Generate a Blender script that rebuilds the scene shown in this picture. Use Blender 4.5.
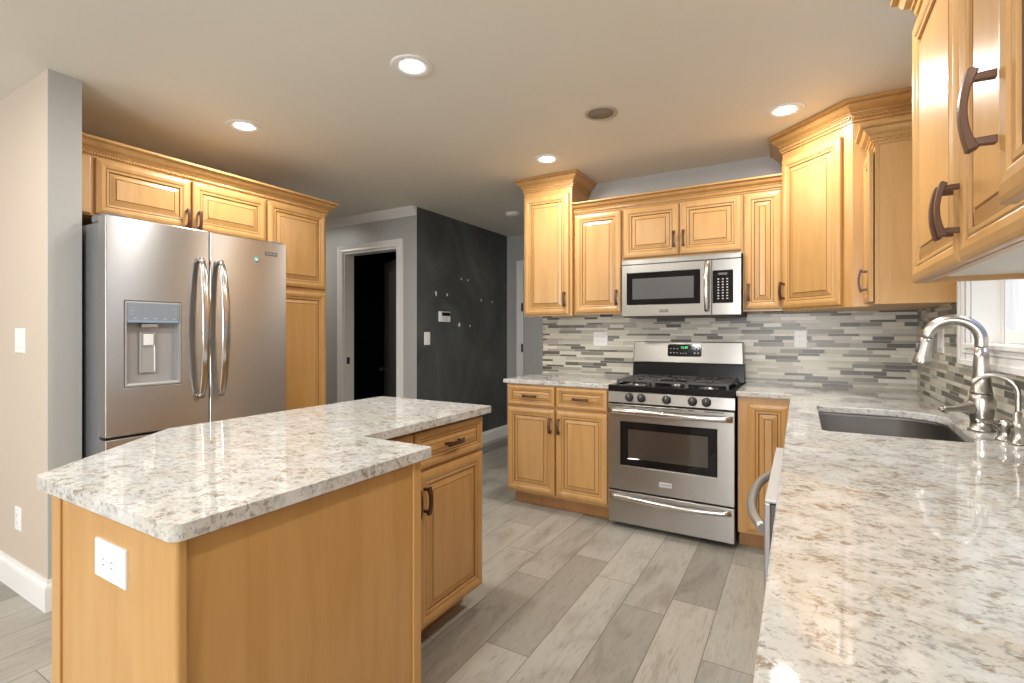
import bpy, bmesh, math, random
from mathutils import Vector, Matrix
from mathutils.geometry import tessellate_polygon
PI = math.pi
for o in list(bpy.data.objects): bpy.data.objects.remove(o)
S = bpy.context.scene
COL = S.collection
random.seed(4)

# ---------------------------------------------------------------- camera, world, exposure
CZ = 2.44            # ceiling height
cam = bpy.data.cameras.new('camera'); co = bpy.data.objects.new('camera', cam); COL.objects.link(co)
co.location = (0, 0, 1.25); co.rotation_euler = (PI/2, 0, math.radians(30.2))
cam.sensor_width = 36; cam.lens = 497.5/1024*36; cam.shift_y = -8.5/1024; cam.clip_start = 0.02
S.camera = co
W = bpy.data.worlds.new('world'); S.world = W; W.use_nodes = True
bg = W.node_tree.nodes['Background']; bg.inputs[0].default_value = (0.93, 0.96, 1.0, 1); bg.inputs[1].default_value = 1.9
S.view_settings.view_transform = 'Standard'; S.view_settings.look = 'None'
S.view_settings.gamma = 1; S.view_settings.use_curve_mapping = False
S.view_settings.exposure = 0.62
LAMP_W = 7.8
def area_lamp(name, loc, rot, sx, sy, w, col=(.94, .97, 1.0)):
    l = bpy.data.lights.new(name, 'AREA'); l.shape = 'RECTANGLE'; l.size = sx; l.size_y = sy; l.energy = w; l.color = col
    o = bpy.data.objects.new(name, l); COL.objects.link(o); o.location = loc; o.rotation_euler = rot
area_lamp('rear_fill', (-.25, -3.25, 1.5), (PI/2, 0, 0), 1.2, 1.1, 62)       # added fill lamp at an invented opening behind the camera
area_lamp('rear_left_fill', (-4.9, -3.25, 1.3), (PI/2, 0, 0), 1.9, 1.6, 38)  # second added fill lamp, at an invented opening to the rear left
area_lamp('window_skylight', (1.55, 2.33, 3.1), (0, math.radians(-45), 0), 1.6, 1.6, 60, (.86, .92, 1.0))   # sky above the sink window, outside
LIGHTS_SEEN = [(-1.501, 1.692), (-2.77, 1.697), (-1.505, 3.061), (-0.076, 3.027)]
LIGHTS_MORE = [(-4.75, 2.95), (-0.9, 4.6), (-0.078, 1.66), (-1.5, 0.25), (-2.77, 0.0), (-0.1, -1.0), (-1.5, -1.2)]  # unseen lamps added out of view; the hall and rear ones are fill

# ---------------------------------------------------------------- material helpers
def nmat(name):
    m = bpy.data.materials.new(name); m.use_nodes = True
    nt = m.node_tree; b = nt.nodes['Principled BSDF']
    return m, nt, b
def plain(name, col, rough=.5, metal=0, spec=None, coat=0):
    m, nt, b = nmat(name)
    b.inputs['Base Color'].default_value = (*col, 1); b.inputs['Roughness'].default_value = rough
    b.inputs['Metallic'].default_value = metal
    if coat: b.inputs['Coat Weight'].default_value = coat; b.inputs['Coat Roughness'].default_value = .08
    if spec is not None: b.inputs['Specular IOR Level'].default_value = spec
    return m
def N(nt, t, **k):
    n = nt.nodes.new(t)
    for a, v in k.items(): setattr(n, a, v)
    return n
def Mth(nt, op, a, b=None, c=None):
    n = N(nt, 'ShaderNodeMath', operation=op)
    for i, v in enumerate((a, b, c)):
        if v is None: continue
        if isinstance(v, (int, float)): n.inputs[i].default_value = v
        else: nt.links.new(v, n.inputs[i])
    return n.outputs[0]
def ramp(nt, fac, stops, interp='LINEAR'):
    r = N(nt, 'ShaderNodeValToRGB'); r.color_ramp.interpolation = interp
    e = r.color_ramp.elements
    while len(e) < len(stops): e.new(0.5)
    for i, (p, c) in enumerate(stops):
        e[i].position = p; e[i].color = (*c, 1)
    nt.links.new(fac, r.inputs[0]); return r.outputs[0]
def mixc(nt, fac, a, b, mode='MIX'):
    n = N(nt, 'ShaderNodeMix', data_type='RGBA', blend_type=mode)
    for i, v in ((0, fac), (6, a), (7, b)):
        if isinstance(v, (int, float)): n.inputs[i].default_value = v
        elif isinstance(v, tuple): n.inputs[i].default_value = (*v, 1)
        else: nt.links.new(v, n.inputs[i])
    return n.outputs[2]
def coords(nt, scale=(1, 1, 1), world=False, rand=False, rot=(0, 0, 0)):
    if world:
        g = N(nt, 'ShaderNodeNewGeometry'); src = g.outputs['Position']
    else:
        t = N(nt, 'ShaderNodeTexCoord'); src = t.outputs['Object']
    if rand:
        oi = N(nt, 'ShaderNodeObjectInfo'); k = Mth(nt, 'MULTIPLY', oi.outputs['Random'], 37.0)
        ad = N(nt, 'ShaderNodeVectorMath', operation='ADD'); nt.links.new(src, ad.inputs[0]); nt.links.new(k, ad.inputs[1]); src = ad.outputs[0]
    mp = N(nt, 'ShaderNodeMapping'); mp.inputs['Scale'].default_value = scale; mp.inputs['Rotation'].default_value = rot
    nt.links.new(src, mp.inputs[0]); return mp.outputs[0]
def noise(nt, vec, scale, detail=4, rough=.5, dist=0):
    n = N(nt, 'ShaderNodeTexNoise'); n.inputs['Scale'].default_value = scale; n.inputs['Detail'].default_value = detail
    n.inputs['Roughness'].default_value = rough; n.inputs['Distortion'].default_value = dist
    nt.links.new(vec, n.inputs['Vector']); return n.outputs['Fac']
def bump(nt, b, h, strength=.2, dist=.002):
    n = N(nt, 'ShaderNodeBump'); n.inputs['Strength'].default_value = strength; n.inputs['Distance'].default_value = dist
    nt.links.new(h, n.inputs['Height']); nt.links.new(n.outputs[0], b.inputs['Normal'])

def wood_mat(name, c0, c1, c2, sc=(9, 9, 1.1)):
    m, nt, b = nmat(name)
    v = coords(nt, sc, rand=True)
    n1 = noise(nt, v, 1.6, 4, .6, .8); n2 = noise(nt, v, 12, 5, .65, .3)
    col = ramp(nt, n1, [(.30, c0), (.52, c1), (.72, c2)])
    col = mixc(nt, Mth(nt, 'MULTIPLY', n2, .40), col, c0)
    oi = N(nt, 'ShaderNodeObjectInfo')
    col = mixc(nt, Mth(nt, 'MULTIPLY', oi.outputs['Random'], .20), col, c0)
    nt.links.new(col, b.inputs['Base Color'])
    b.inputs['Roughness'].default_value = .34
    b.inputs['Coat Weight'].default_value = .22; b.inputs['Coat Roughness'].default_value = .28
    return m
WOOD = wood_mat('glazed_maple', (.475, .252, .078), (.545, .305, .107), (.585, .342, .130))
WOODV = WOOD
GLAZE = plain('brown_glaze', (.115, .050, .016), .5)
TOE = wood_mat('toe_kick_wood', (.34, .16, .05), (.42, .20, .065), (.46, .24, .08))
BRONZE = plain('oil_rubbed_bronze', (.105, .052, .031), .38, .45)
WHITE = plain('white_trim_paint', (.80, .79, .77), .38)
PLASTIC = plain('white_plastic', (.84, .83, .81), .32)
CABIN = plain('white_cabinet_lining', (.78, .76, .72), .5)
WALLG = None

def paint(name, col, var=.04, sc=1.2, rough=.6):
    m, nt, b = nmat(name)
    v = coords(nt, (1, 1, 1), world=True)
    n = noise(nt, v, sc, 3)
    d = tuple(x*(1-var) for x in col); l = tuple(min(1, x*(1+var)) for x in col)
    nt.links.new(ramp(nt, n, [(.3, d), (.7, l)]), b.inputs['Base Color'])
    n2 = noise(nt, v, 220, 2); bump(nt, b, n2, .05, .001)
    b.inputs['Roughness'].default_value = rough
    return m
CEIL = paint('ceiling_paint', (.77, .745, .665), .012)
GREY = paint('grey_wall_paint', (.43, .425, .41), .02, rough=.42)
BEIGE = paint('beige_wall_paint', (.55, .46, .375), .015)
DARKROOM = paint('unlit_room_shade', (.018, .018, .020), .05)  # near-black colour puts the unlit room's shade into its surfaces
DOORP = plain('grey_door_paint', (.50, .49, .48), .4)

def chalk_mat():
    m, nt, b = nmat('chalkboard_paint')
    v = coords(nt, (1, 1, .8), world=True)
    n1 = noise(nt, v, 1.6, 4, .6, 1.2); n2 = noise(nt, coords(nt, (1, 3, .6), world=True), 4, 6, .65)
    a = ramp(nt, n1, [(.35, (.040, .043, .043)), (.60, (.078, .083, .081)), (.8, (.14, .147, .143))])
    c = mixc(nt, Mth(nt, 'MULTIPLY', n2, .35), a, (.07, .074, .07))
    nt.links.new(c, b.inputs['Base Color']); b.inputs['Roughness'].default_value = .5
    return m
CHALK = chalk_mat()

def granite_mat():
    m, nt, b = nmat('white_granite')
    g = N(nt, 'ShaderNodeNewGeometry')
    vs = coords(nt, (1, 1, 1), world=True, rot=(0, 0, .5))
    st = coords(nt, (1, 1.45, 1.3), world=True, rot=(0, 0, -.45))
    n_big = noise(nt, st, 7, 4, .6, .5)
    base = ramp(nt, n_big, [(.30, (.55, .545, .53)), (.50, (.58, .57, .545)), (.68, (.55, .51, .45))])
    w = noise(nt, st, 40, 7, .75, .4)
    grey = ramp(nt, w, [(.38, (1, 1, 1)), (.50, (0, 0, 0))])
    c = mixc(nt, Mth(nt, 'MULTIPLY', grey, .80), base, (.28, .265, .25))
    w2 = noise(nt, st, 20, 7, .74, .4)
    br = ramp(nt, w2, [(.555, (0, 0, 0)), (.61, (1, 1, 1))])
    c = mixc(nt, Mth(nt, 'MULTIPLY', br, .82), c, (.25, .19, .13))
    w4 = noise(nt, vs, 16, 5, .65, .5)
    wh = ramp(nt, w4, [(.53, (0, 0, 0)), (.62, (1, 1, 1))])
    c = mixc(nt, Mth(nt, 'MULTIPLY', wh, .75), c, (.66, .655, .645))
    w3 = noise(nt, vs, 70, 5, .7)
    dk = ramp(nt, w3, [(.58, (0, 0, 0)), (.64, (1, 1, 1))])
    c = mixc(nt, Mth(nt, 'MULTIPLY', dk, .60), c, (.17, .155, .14))
    nt.links.new(c, b.inputs['Base Color']); b.inputs['Roughness'].default_value = .04
    return m
GRANITE = granite_mat()

def steel_mat(name, axis='z', col=(.56, .545, .525), rough=.27, aniso=.0, amt=.02):
    m, nt, b = nmat(name)
    sc = {'z': (260, 260, 2), 'x': (1.5, 400, 400)}[axis]
    v = coords(nt, sc)
    n = noise(nt, v, 1, 3, .6)
    nt.links.new(Mth(nt, 'ADD', Mth(nt, 'MULTIPLY', n, amt), rough-amt/2), b.inputs['Roughness'])
    nt.links.new(ramp(nt, n, [(.2, tuple(x*.98 for x in col)), (.8, tuple(min(1, x*1.02) for x in col))]), b.inputs['Base Color'])
    b.inputs['Metallic'].default_value = 1
    bump(nt, b, n, .008, .0002)
    if aniso:
        b.inputs['Anisotropic'].default_value = aniso
        tg = N(nt, 'ShaderNodeCombineXYZ'); tg.inputs[2].default_value = 1; nt.links.new(tg.outputs[0], b.inputs['Tangent'])
    return m
STEEL = steel_mat('brushed_stainless', 'x', col=(.56, .55, .54), rough=.28, aniso=.85)
STEELH = steel_mat('brushed_stainless_range', 'x', col=(.43, .415, .39), rough=.28, aniso=.75)
CHROME = plain('polished_steel', (.62, .60, .58), .16, 1)
NICKEL = plain('brushed_nickel', (.50, .475, .44), .30, 1)
SINKS = steel_mat('sink_steel', 'x', col=(.17, .155, .145), rough=.45)
GREYPL = plain('fridge_grey_side', (.15, .155, .165), .4, .2)
DGREY = plain('dark_grey_plastic', (.10, .10, .105), .45)
DISPG = plain('dispenser_grey', (.42, .41, .41), .35, .3)
DISPB = plain('dispenser_panel', (.27, .31, .36), .25, .1)
BLACKG = plain('black_enamel', (.008, .008, .009), .18, 0, spec=.3)
BLACKM = plain('black_cast_iron', (.028, .027, .027), .5)
GRATE = plain('grate_iron', (.075, .07, .068), .38, .3)
BLACKGL = plain('black_glass', (.008, .008, .009), .06, 0, spec=.35)
OVENGL = plain('oven_glass', (.055, .045, .037), .05, 0, coat=1)
MWGL = plain('microwave_mesh_glass', (.10, .10, .10), .18)
BEIGEP = plain('beige_plastic', (.46, .39, .28), .5)
BEIGED = plain('beige_grille', (.24, .21, .17), .7)
LABEL = plain('label_grey', (.55, .55, .55), .5)
BADGE = plain('badge_dark', (.10, .10, .10), .4)
STICKER = plain('teal_sticker', (.16, .50, .50), .4)
BLUELINE = plain('pale_blue_line', (.28, .42, .60), .4)
PATCH = plain('white_wall_patch', (.75, .75, .73), .8)
def emit(name, col, s):
    m, nt, b = nmat(name); b.inputs['Emission Color'].default_value = (*col, 1); b.inputs['Emission Strength'].default_value = s
    b.inputs['Base Color'].default_value = (*col, 1); return m
LENS = emit('lit_lamp_lens', (1, .97, .90), 6)
GREEN = emit('green_digits', (.10, .8, .25), .8)
SIDING = None
def glass_mat():
    m, nt, b = nmat('window_glass')
    b.inputs['Base Color'].default_value = (1, 1, 1, 1); b.inputs['Roughness'].default_value = 0
    b.inputs['Transmission Weight'].default_value = 1; b.inputs['IOR'].default_value = 1.02
    return m
GLASS = glass_mat()

def floor_mat():
    m, nt, b = nmat('wood_look_planks')
    g = N(nt, 'ShaderNodeNewGeometry'); sp = N(nt, 'ShaderNodeSeparateXYZ'); nt.links.new(g.outputs['Position'], sp.inputs[0])
    PW, PL = .193, .92
    xr = Mth(nt, 'DIVIDE', Mth(nt, 'ADD', sp.outputs[0], 10.0*PW*5+.331), PW)
    row = Mth(nt, 'FLOOR', xr); fx = Mth(nt, 'FRACT', xr)
    wn = N(nt, 'ShaderNodeTexWhiteNoise', noise_dimensions='1D'); nt.links.new(row, wn.inputs['W'])
    yr = Mth(nt, 'ADD', Mth(nt, 'DIVIDE', sp.outputs[1], PL), Mth(nt, 'ADD', Mth(nt, 'MULTIPLY', wn.outputs[0], 1.0), 20.0))
    pl = Mth(nt, 'FLOOR', yr); fy = Mth(nt, 'FRACT', yr)
    cb = N(nt, 'ShaderNodeCombineXYZ'); nt.links.new(row, cb.inputs[0]); nt.links.new(pl, cb.inputs[1])
    w2 = N(nt, 'ShaderNodeTexWhiteNoise', noise_dimensions='3D'); nt.links.new(cb.outputs[0], w2.inputs['Vector'])
    rnd = w2.outputs['Value']
    base = ramp(nt, rnd, [(0, (.215, .197, .170)), (.3, (.325, .302, .262)), (.62, (.395, .366, .318)), (1, (.335, .325, .292))])
    off = N(nt, 'ShaderNodeVectorMath', operation='SCALE'); nt.links.new(w2.outputs['Color'], off.inputs[0]); off.inputs['Scale'].default_value = 30
    ad = N(nt, 'ShaderNodeVectorMath', operation='ADD'); nt.links.new(g.outputs['Position'], ad.inputs[0]); nt.links.new(off.outputs[0], ad.inputs[1])
    mp = N(nt, 'ShaderNodeMapping'); mp.inputs['Scale'].default_value = (60, 6, 1); nt.links.new(ad.outputs[0], mp.inputs[0])
    n1 = noise(nt, mp.outputs[0], 1.0, 8, .7, 1.6)
    mp2 = N(nt, 'ShaderNodeMapping'); mp2.inputs['Scale'].default_value = (5, 1.4, 1); nt.links.new(ad.outputs[0], mp2.inputs[0])
    n2 = noise(nt, mp2.outputs[0], 1.0, 5, .6, 1.0)
    gr = ramp(nt, n1, [(.34, (.66, .64, .62)), (.48, (.97, .97, .97)), (.70, (1.1, 1.1, 1.1))])
    c = mixc(nt, .75, base, gr, 'MULTIPLY')
    gr2 = ramp(nt, n2, [(.30, (.66, .62, .57)), (.48, (1, 1, 1)), (.75, (1.1, 1.1, 1.1))])
    c = mixc(nt, .8, c, gr2, 'MULTIPLY')
    ex = Mth(nt, 'MINIMUM', fx, Mth(nt, 'SUBTRACT', 1.0, fx)); ey = Mth(nt, 'MINIMUM', fy, Mth(nt, 'SUBTRACT', 1.0, fy))
    j = Mth(nt, 'MAXIMUM', Mth(nt, 'LESS_THAN', ex, .0016/PW), Mth(nt, 'LESS_THAN', ey, .0016/PL))
    c = mixc(nt, Mth(nt, 'MULTIPLY', j, .85), c, (.08, .068, .055))
    nt.links.new(c, b.inputs['Base Color'])
    nt.links.new(Mth(nt, 'ADD', .30, Mth(nt, 'MULTIPLY', n1, .2)), b.inputs['Roughness'])
    bump(nt, b, n1, .08, .002)
    return m
FLOOR = floor_mat()

def mosaic_mat():
    m, nt, b = nmat('strip_mosaic_tile')
    g = N(nt, 'ShaderNodeNewGeometry'); sp = N(nt, 'ShaderNodeSeparateXYZ'); nt.links.new(g.outputs['Position'], sp.inputs[0])
    u = Mth(nt, 'SUBTRACT', sp.outputs[0], sp.outputs[1])       # runs along either wall
    P = .086
    zz = Mth(nt, 'DIVIDE', sp.outputs[2], P); per = Mth(nt, 'FLOOR', zz); t = Mth(nt, 'FRACT', zz)
    a, c_, d = .30, .48, .80                                     # strips of different height in each period
    k = Mth(nt, 'ADD', Mth(nt, 'ADD', Mth(nt, 'GREATER_THAN', t, a), Mth(nt, 'GREATER_THAN', t, c_)), Mth(nt, 'MULTIPLY', Mth(nt, 'GREATER_THAN', t, d), 1.0))
    row = Mth(nt, 'ADD', Mth(nt, 'MULTIPLY', per, 4.0), k)
    wn = N(nt, 'ShaderNodeTexWhiteNoise', noise_dimensions='1D'); nt.links.new(row, wn.inputs['W'])
    L = Mth(nt, 'ADD', .10, Mth(nt, 'MULTIPLY', wn.outputs[0], .11))
    off = Mth(nt, 'MULTIPLY', wn.outputs[0], 13.7)
    ur = Mth(nt, 'ADD', Mth(nt, 'DIVIDE', Mth(nt, 'ADD', u, 10.0), L), off)
    ce = Mth(nt, 'FLOOR', ur); fu = Mth(nt, 'FRACT', ur)
    cb = N(nt, 'ShaderNodeCombineXYZ'); nt.links.new(row, cb.inputs[0]); nt.links.new(ce, cb.inputs[1])
    w2 = N(nt, 'ShaderNodeTexWhiteNoise', noise_dimensions='3D'); nt.links.new(cb.outputs[0], w2.inputs['Vector'])
    col = ramp(nt, w2.outputs['Value'], [(0, (.64, .605, .50)), (.20, (.52, .49, .405)), (.36, (.70, .67, .58)), (.50, (.36, .33, .27)), (.60, (.205, .188, .145)), (.71, (.092, .082, .062)), (.93, (.46, .43, .34))], 'CONSTANT')
    n = noise(nt, coords(nt, (1, 1, 1), world=True), 40, 3)
    col = mixc(nt, .25, col, ramp(nt, n, [(.3, (.8, .8, .8)), (.7, (1.1, 1.1, 1.1))]), 'MULTIPLY')
    # grout
    def near(x, v, w): return Mth(nt, 'LESS_THAN', Mth(nt, 'ABSOLUTE', Mth(nt, 'SUBTRACT', x, v)), w)
    gz = near(t, 0.0, .012)
    for v in (a, c_, d, 1.0): gz = Mth(nt, 'MAXIMUM', gz, near(t, v, .012))
    gu = Mth(nt, 'LESS_THAN', Mth(nt, 'MULTIPLY', Mth(nt, 'MINIMUM', fu, Mth(nt, 'SUBTRACT', 1.0, fu)), L), .0009)
    gg = Mth(nt, 'MAXIMUM', gz, gu)
    col = mixc(nt, gg, col, (.50, .47, .41))
    nt.links.new(col, b.inputs['Base Color'])
    nt.links.new(Mth(nt, 'ADD', .30, Mth(nt, 'MULTIPLY', gg, .4)), b.inputs['Roughness'])
    bump(nt, b, Mth(nt, 'SUBTRACT', 1.0, gg), .35, .0012)
    return m
MOSAIC = mosaic_mat()
def siding_mat():
    m, nt, b = nmat('pale_blue_siding')
    g = N(nt, 'ShaderNodeNewGeometry'); sp = N(nt, 'ShaderNodeSeparateXYZ'); nt.links.new(g.outputs['Position'], sp.inputs[0])
    f = Mth(nt, 'FRACT', Mth(nt, 'DIVIDE', sp.outputs[1], .30))
    c = ramp(nt, f, [(0, (.07, .09, .14)), (.06, (.07, .09, .14)), (.09, (.115, .150, .245)), (1, (.12, .158, .25))])
    nt.links.new(c, b.inputs['Base Color']); b.inputs['Roughness'].default_value = .6
    return m
SIDING = siding_mat()

# ---------------------------------------------------------------- mesh builder
class MB:
    def __init__(s): s.v = []; s.f = []; s.m = []; s.sm = []
    def add(s, vs, fs, mi=0, smooth=False):
        o = len(s.v); s.v += [tuple(v) for v in vs]
        for i, f in enumerate(fs):
            s.f.append([o+j for j in f]); s.m.append(mi if isinstance(mi, int) else mi[i]); s.sm.append(smooth)
        return s
    def box(s, x0, x1, y0, y1, z0, z1, mi=0):
        vs = [(x, y, z) for z in (z0, z1) for y in (y0, y1) for x in (x0, x1)]
        return s.add(vs, [(0, 2, 3, 1), (4, 5, 7, 6), (0, 1, 5, 4), (2, 6, 7, 3), (0, 4, 6, 2), (1, 3, 7, 5)], mi)
    def prism(s, poly, z0, z1, mi=0, holes=()):
        loops = [poly]+list(holes); flat = [p for l in loops for p in l]
        tris = tessellate_polygon([[Vector((p[0], p[1], 0)) for p in l] for l in loops])
        n = len(flat)
        vs = [(p[0], p[1], z0) for p in flat]+[(p[0], p[1], z1) for p in flat]
        fs = []
        for t in tris:
            a, b, c = [Vector((flat[i][0], flat[i][1])) for i in t]
            up = (b-a).cross(c-a) > 0
            t = t if up else t[::-1]
            fs.append([i+n for i in t]); fs.append(list(t[::-1]))
        k = 0
        for li, l in enumerate(loops):
            area = sum(l[i][0]*l[(i+1) % len(l)][1]-l[(i+1) % len(l)][0]*l[i][1] for i in range(len(l)))
            ccw = area > 0
            if li: ccw = not ccw
            for i in range(len(l)):
                a, b = k+i, k+(i+1) % len(l)
                fs.append([a, b, b+n, a+n] if ccw else [b, a, a+n, b+n])
            k += len(l)
        return s.add(vs, fs, mi)
    def lathe(s, prof, n=32, c=(0, 0, 0), axis='z', mi=0, smooth=True, cap=True):
        vs = []
        for r, h in prof:
            for i in range(n):
                a = 2*PI*i/n; p = (r*math.cos(a), r*math.sin(a), h)
                if axis == 'y': p = (p[0], -p[2], p[1])     # h grows towards -y
                if axis == 'x': p = (p[2], p[0], p[1])
                vs.append((p[0]+c[0], p[1]+c[1], p[2]+c[2]))
        fs = []
        for k in range(len(prof)-1):
            for i in range(n):
                j = (i+1) % n; fs.append((k*n+i, k*n+j, (k+1)*n+j, (k+1)*n+i))
        s.add(vs, fs, mi, smooth)
        if cap:
            s.add(vs[:n], [list(range(n))[::-1]], mi); s.add(vs[-n:], [list(range(n))], mi)
        return s
    def tube(s, pts, r, n=12, mi=0, flat=1.0, cap=True, rect=None, upv=(0, 0, 1)):
        P = [Vector(p) for p in pts]; m = len(P); rs = r if isinstance(r, (list, tuple)) else [r]*m
        vs = []; prev = None
        for i, p in enumerate(P):
            t = (P[min(i+1, m-1)]-P[max(i-1, 0)]).normalized()
            if prev is None:
                u = Vector(upv); u = (u-t*u.dot(t))
                if u.length < 1e-3: u = Vector((1, 0, 0)); u = u-t*u.dot(t)
                u.normalize()
            else:
                u = (prev-t*prev.dot(t)).normalized()
            prev = u; w = t.cross(u)
            if rect:
                a, bb = rect[0]*rs[i], rect[1]*rs[i]
                for (q, e) in ((1, 1), (-1, 1), (-1, -1), (1, -1)): vs.append(p+u*q*a+w*e*bb)
            else:
                for k in range(n):
                    a = 2*PI*k/n; vs.append(p+u*math.cos(a)*rs[i]+w*math.sin(a)*rs[i]*flat)
        if rect: n = 4
        fs = []
        for i in range(m-1):
            for k in range(n):
                j = (k+1) % n; fs.append((i*n+k, i*n+j, (i+1)*n+j, (i+1)*n+k))
        s.add(vs, fs, mi, not rect)
        if cap:
            s.add(vs[:n], [list(range(n))[::-1]], mi); s.add(vs[-n:], [list(range(n))], mi)
        return s
    def rings(s, w, h, prof, x0=0, z0=0, mi_of=None, back=True):
        """nested rectangles in the XZ plane; prof: (inset, y) pairs, mitred"""
        vs = []
        for ins, y in prof:
            vs += [(x0+ins, y, z0+ins), (x0+w-ins, y, z0+ins), (x0+w-ins, y, z0+h-ins), (x0+ins, y, z0+h-ins)]
        fs = []; ms = []
        for k in range(len(prof)-1):
            for i in range(4):
                j = (i+1) % 4; fs.append((k*4+i, k*4+j, (k+1)*4+j, (k+1)*4+i)); ms.append(mi_of[k] if mi_of else 0)
        n = (len(prof)-1)*4
        fs.append((n, n+1, n+2, n+3)); ms.append(0)
        if back: fs.append((3, 2, 1, 0)); ms.append(0)
        return s.add(vs, fs, ms)
    def sweep(s, path, prof, mi=0, closed=False, mi_of=None):
        """path: plan points (x,y); profile (o,z): o is outward to the right of travel"""
        P = [Vector(p) for p in path]; m = len(P); offs = []
        for i in range(m):
            def nrm(a, b): d = (b-a).normalized(); return Vector((d.y, -d.x))
            if closed: n1 = nrm(P[i-1], P[i]); n2 = nrm(P[i], P[(i+1) % m])
            else:
                n1 = nrm(P[i-1], P[i]) if i else None; n2 = nrm(P[i], P[i+1]) if i < m-1 else None
                n1 = n1 or n2; n2 = n2 or n1
            o = n1+n2; o = o/(1+n1.dot(n2)); offs.append(o)
        k = len(prof); vs = []
        for i in range(m):
            for o, z in prof: q = P[i]+offs[i]*o; vs.append((q.x, q.y, z))
        fs = []; ms = []
        for i in range(m if closed else m-1):
            j = (i+1) % m
            for a in range(k):
                b_ = (a+1) % k; fs.append((i*k+a, j*k+a, j*k+b_, i*k+b_)); ms.append(mi_of[a] if mi_of else mi)
        s.add(vs, fs, ms)
        if not closed: s.add(vs[:k], [list(range(k))], mi); s.add(vs[-k:], [list(range(k))[::-1]], mi)
        return s
    def build(s, name, mats, parent=None, loc=(0, 0, 0), rot=(0, 0, 0), bevel=0, seg=2, smooth_angle=None, fix=True):
        me = bpy.data.meshes.new(name); me.from_pydata(s.v, [], s.f)
        for mt in (mats if isinstance(mats, (list, tuple)) else [mats]): me.materials.append(mt)
        for p, mi, sm in zip(me.polygons, s.m, s.sm): p.material_index = mi; p.use_smooth = sm
        if fix:
            bm = bmesh.new(); bm.from_mesh(me); bmesh.ops.remove_doubles(bm, verts=bm.verts, dist=1e-5)
            bmesh.ops.recalc_face_normals(bm, faces=bm.faces); bm.to_mesh(me); bm.free()
        o = bpy.data.objects.new(name, me); COL.objects.link(o)
        o.location = loc; o.rotation_euler = rot
        if parent: o.parent = parent
        if bevel:
            b = o.modifiers.new('bevel', 'BEVEL'); b.width = bevel; b.segments = seg; b.limit_method = 'ANGLE'; b.angle_limit = math.radians(35)
            b.harden_normals = False
        return o
def tag(o, label=None, cat=None, group=None, kind=None):
    if label: o['label'] = label
    if cat: o['category'] = cat
    if group: o['group'] = group
    if kind: o['kind'] = kind
    return o
def thing(name, label, cat, loc=(0, 0, 0), rz=0, group=None):
    o = bpy.data.objects.new(name, None); COL.objects.link(o); o.location = loc; o.rotation_euler = (0, 0, rz)
    o.empty_display_size = .1
    return tag(o, label, cat, group)
def copy_tree(o, parent=None):
    c = o.copy(); COL.objects.link(c); c.parent = parent
    for ch in [x for x in bpy.data.objects if x.parent == o]: copy_tree(ch, c)
    return c
def struct(name, mb, mat, **k):
    o = mb.build(name, mat, **k); o['kind'] = 'structure'; return o
def text_mesh(name, s, size, mat, parent, loc, rot=(PI/2, 0, 0), ext=.0004, align='CENTER', sx=1.0):
    cu = bpy.data.curves.new(name, 'FONT'); cu.body = s; cu.size = size; cu.extrude = ext; cu.align_x = align; cu.align_y = 'CENTER'
    t = bpy.data.objects.new('tmp', cu); COL.objects.link(t)
    dg = bpy.context.evaluated_depsgraph_get(); me = bpy.data.meshes.new_from_object(t.evaluated_get(dg)); me.name = name
    bpy.data.objects.remove(t)
    o = bpy.data.objects.new(name, me); COL.objects.link(o); me.materials.clear(); me.materials.append(mat)
    o.parent = parent; o.location = loc; o.rotation_euler = rot; o.scale = (sx, 1, 1); return o

# ---------------------------------------------------------------- cabinet pieces (local: front faces -y)
DOOR_P = [(0, 0), (0, -.013), (.002, -.0165), (.008, -.019), (.022, -.0215), (.036, -.0195), (.0405, -.0165), (.0415, -.0140), (.0426, -.0140),
          (.0455, -.0165), (.0545, -.0155), (.0565, -.0105), (.0605, -.0095), (.0635, -.0098), (.083, -.0155), (.0842, -.0132), (.0866, -.0132), (.0880, -.0165)]
DOOR_M = [0]*17
for i in (7, 11, 15): DOOR_M[i] = 1
def scaled_profile(k, kk=1.0): return [(a*k, y*kk) for a, y in DOOR_P]
def panel_mesh(w, h):
    k = min(1.0, (min(w, h)/2-.012)/.0875)
    return MB().rings(w, h, scaled_profile(k), mi_of=DOOR_M)
def pull_mesh(L=.105):
    mb = MB(); n = 14; pts = []; rs = []
    for i in range(n+1):
        t = -1+2*i/n; pts.append((0, -.034+.010*t*t, t*L/2)); rs.append(1.0+.35*abs(t)**3)
    mb.tube(pts, rs, rect=(.0042, .0078), upv=(0, 1, 0))
    for sg in (-1, 1):
        z = sg*(L/2-.010)
        mb.tube([(0, 0, z), (0, -.028, z)], [1.0, .85], rect=(.0055, .0055))
        mb.tube([(0, -.020, z+sg*.004), (0, -.029, z+sg*.008)], [1.0, 1.1], rect=(.005, .008))
    return mb
PULL = None
def add_pull(parent, x, z, horizontal=False, y=-.0165):
    global PULL
    if PULL is None:
        PULL = pull_mesh().build('pull_handle', BRONZE, bevel=.0012); o = PULL
    else: o = PULL.copy(); COL.objects.link(o)
    o.parent = parent; o.location = (x, y, z); o.rotation_euler = (0, PI/2 if horizontal else 0, 0)
    return o
def add_door(parent, x0, x1, z0, z1, hside=None, hz=None, name='door', y=-.003, inset=.026):
    d = panel_mesh(x1-x0, z1-z0).build(name, [WOOD, GLAZE], parent, loc=(x0, y, z0))
    w = x1-x0
    if hside == 'l': add_pull(d, inset, hz-z0, y=-.021)
    if hside == 'r': add_pull(d, w-inset, hz-z0, y=-.021)
    if hside == 'h': add_pull(d, w/2, (z1-z0)/2, True, y=-.0165)
    return d
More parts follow.
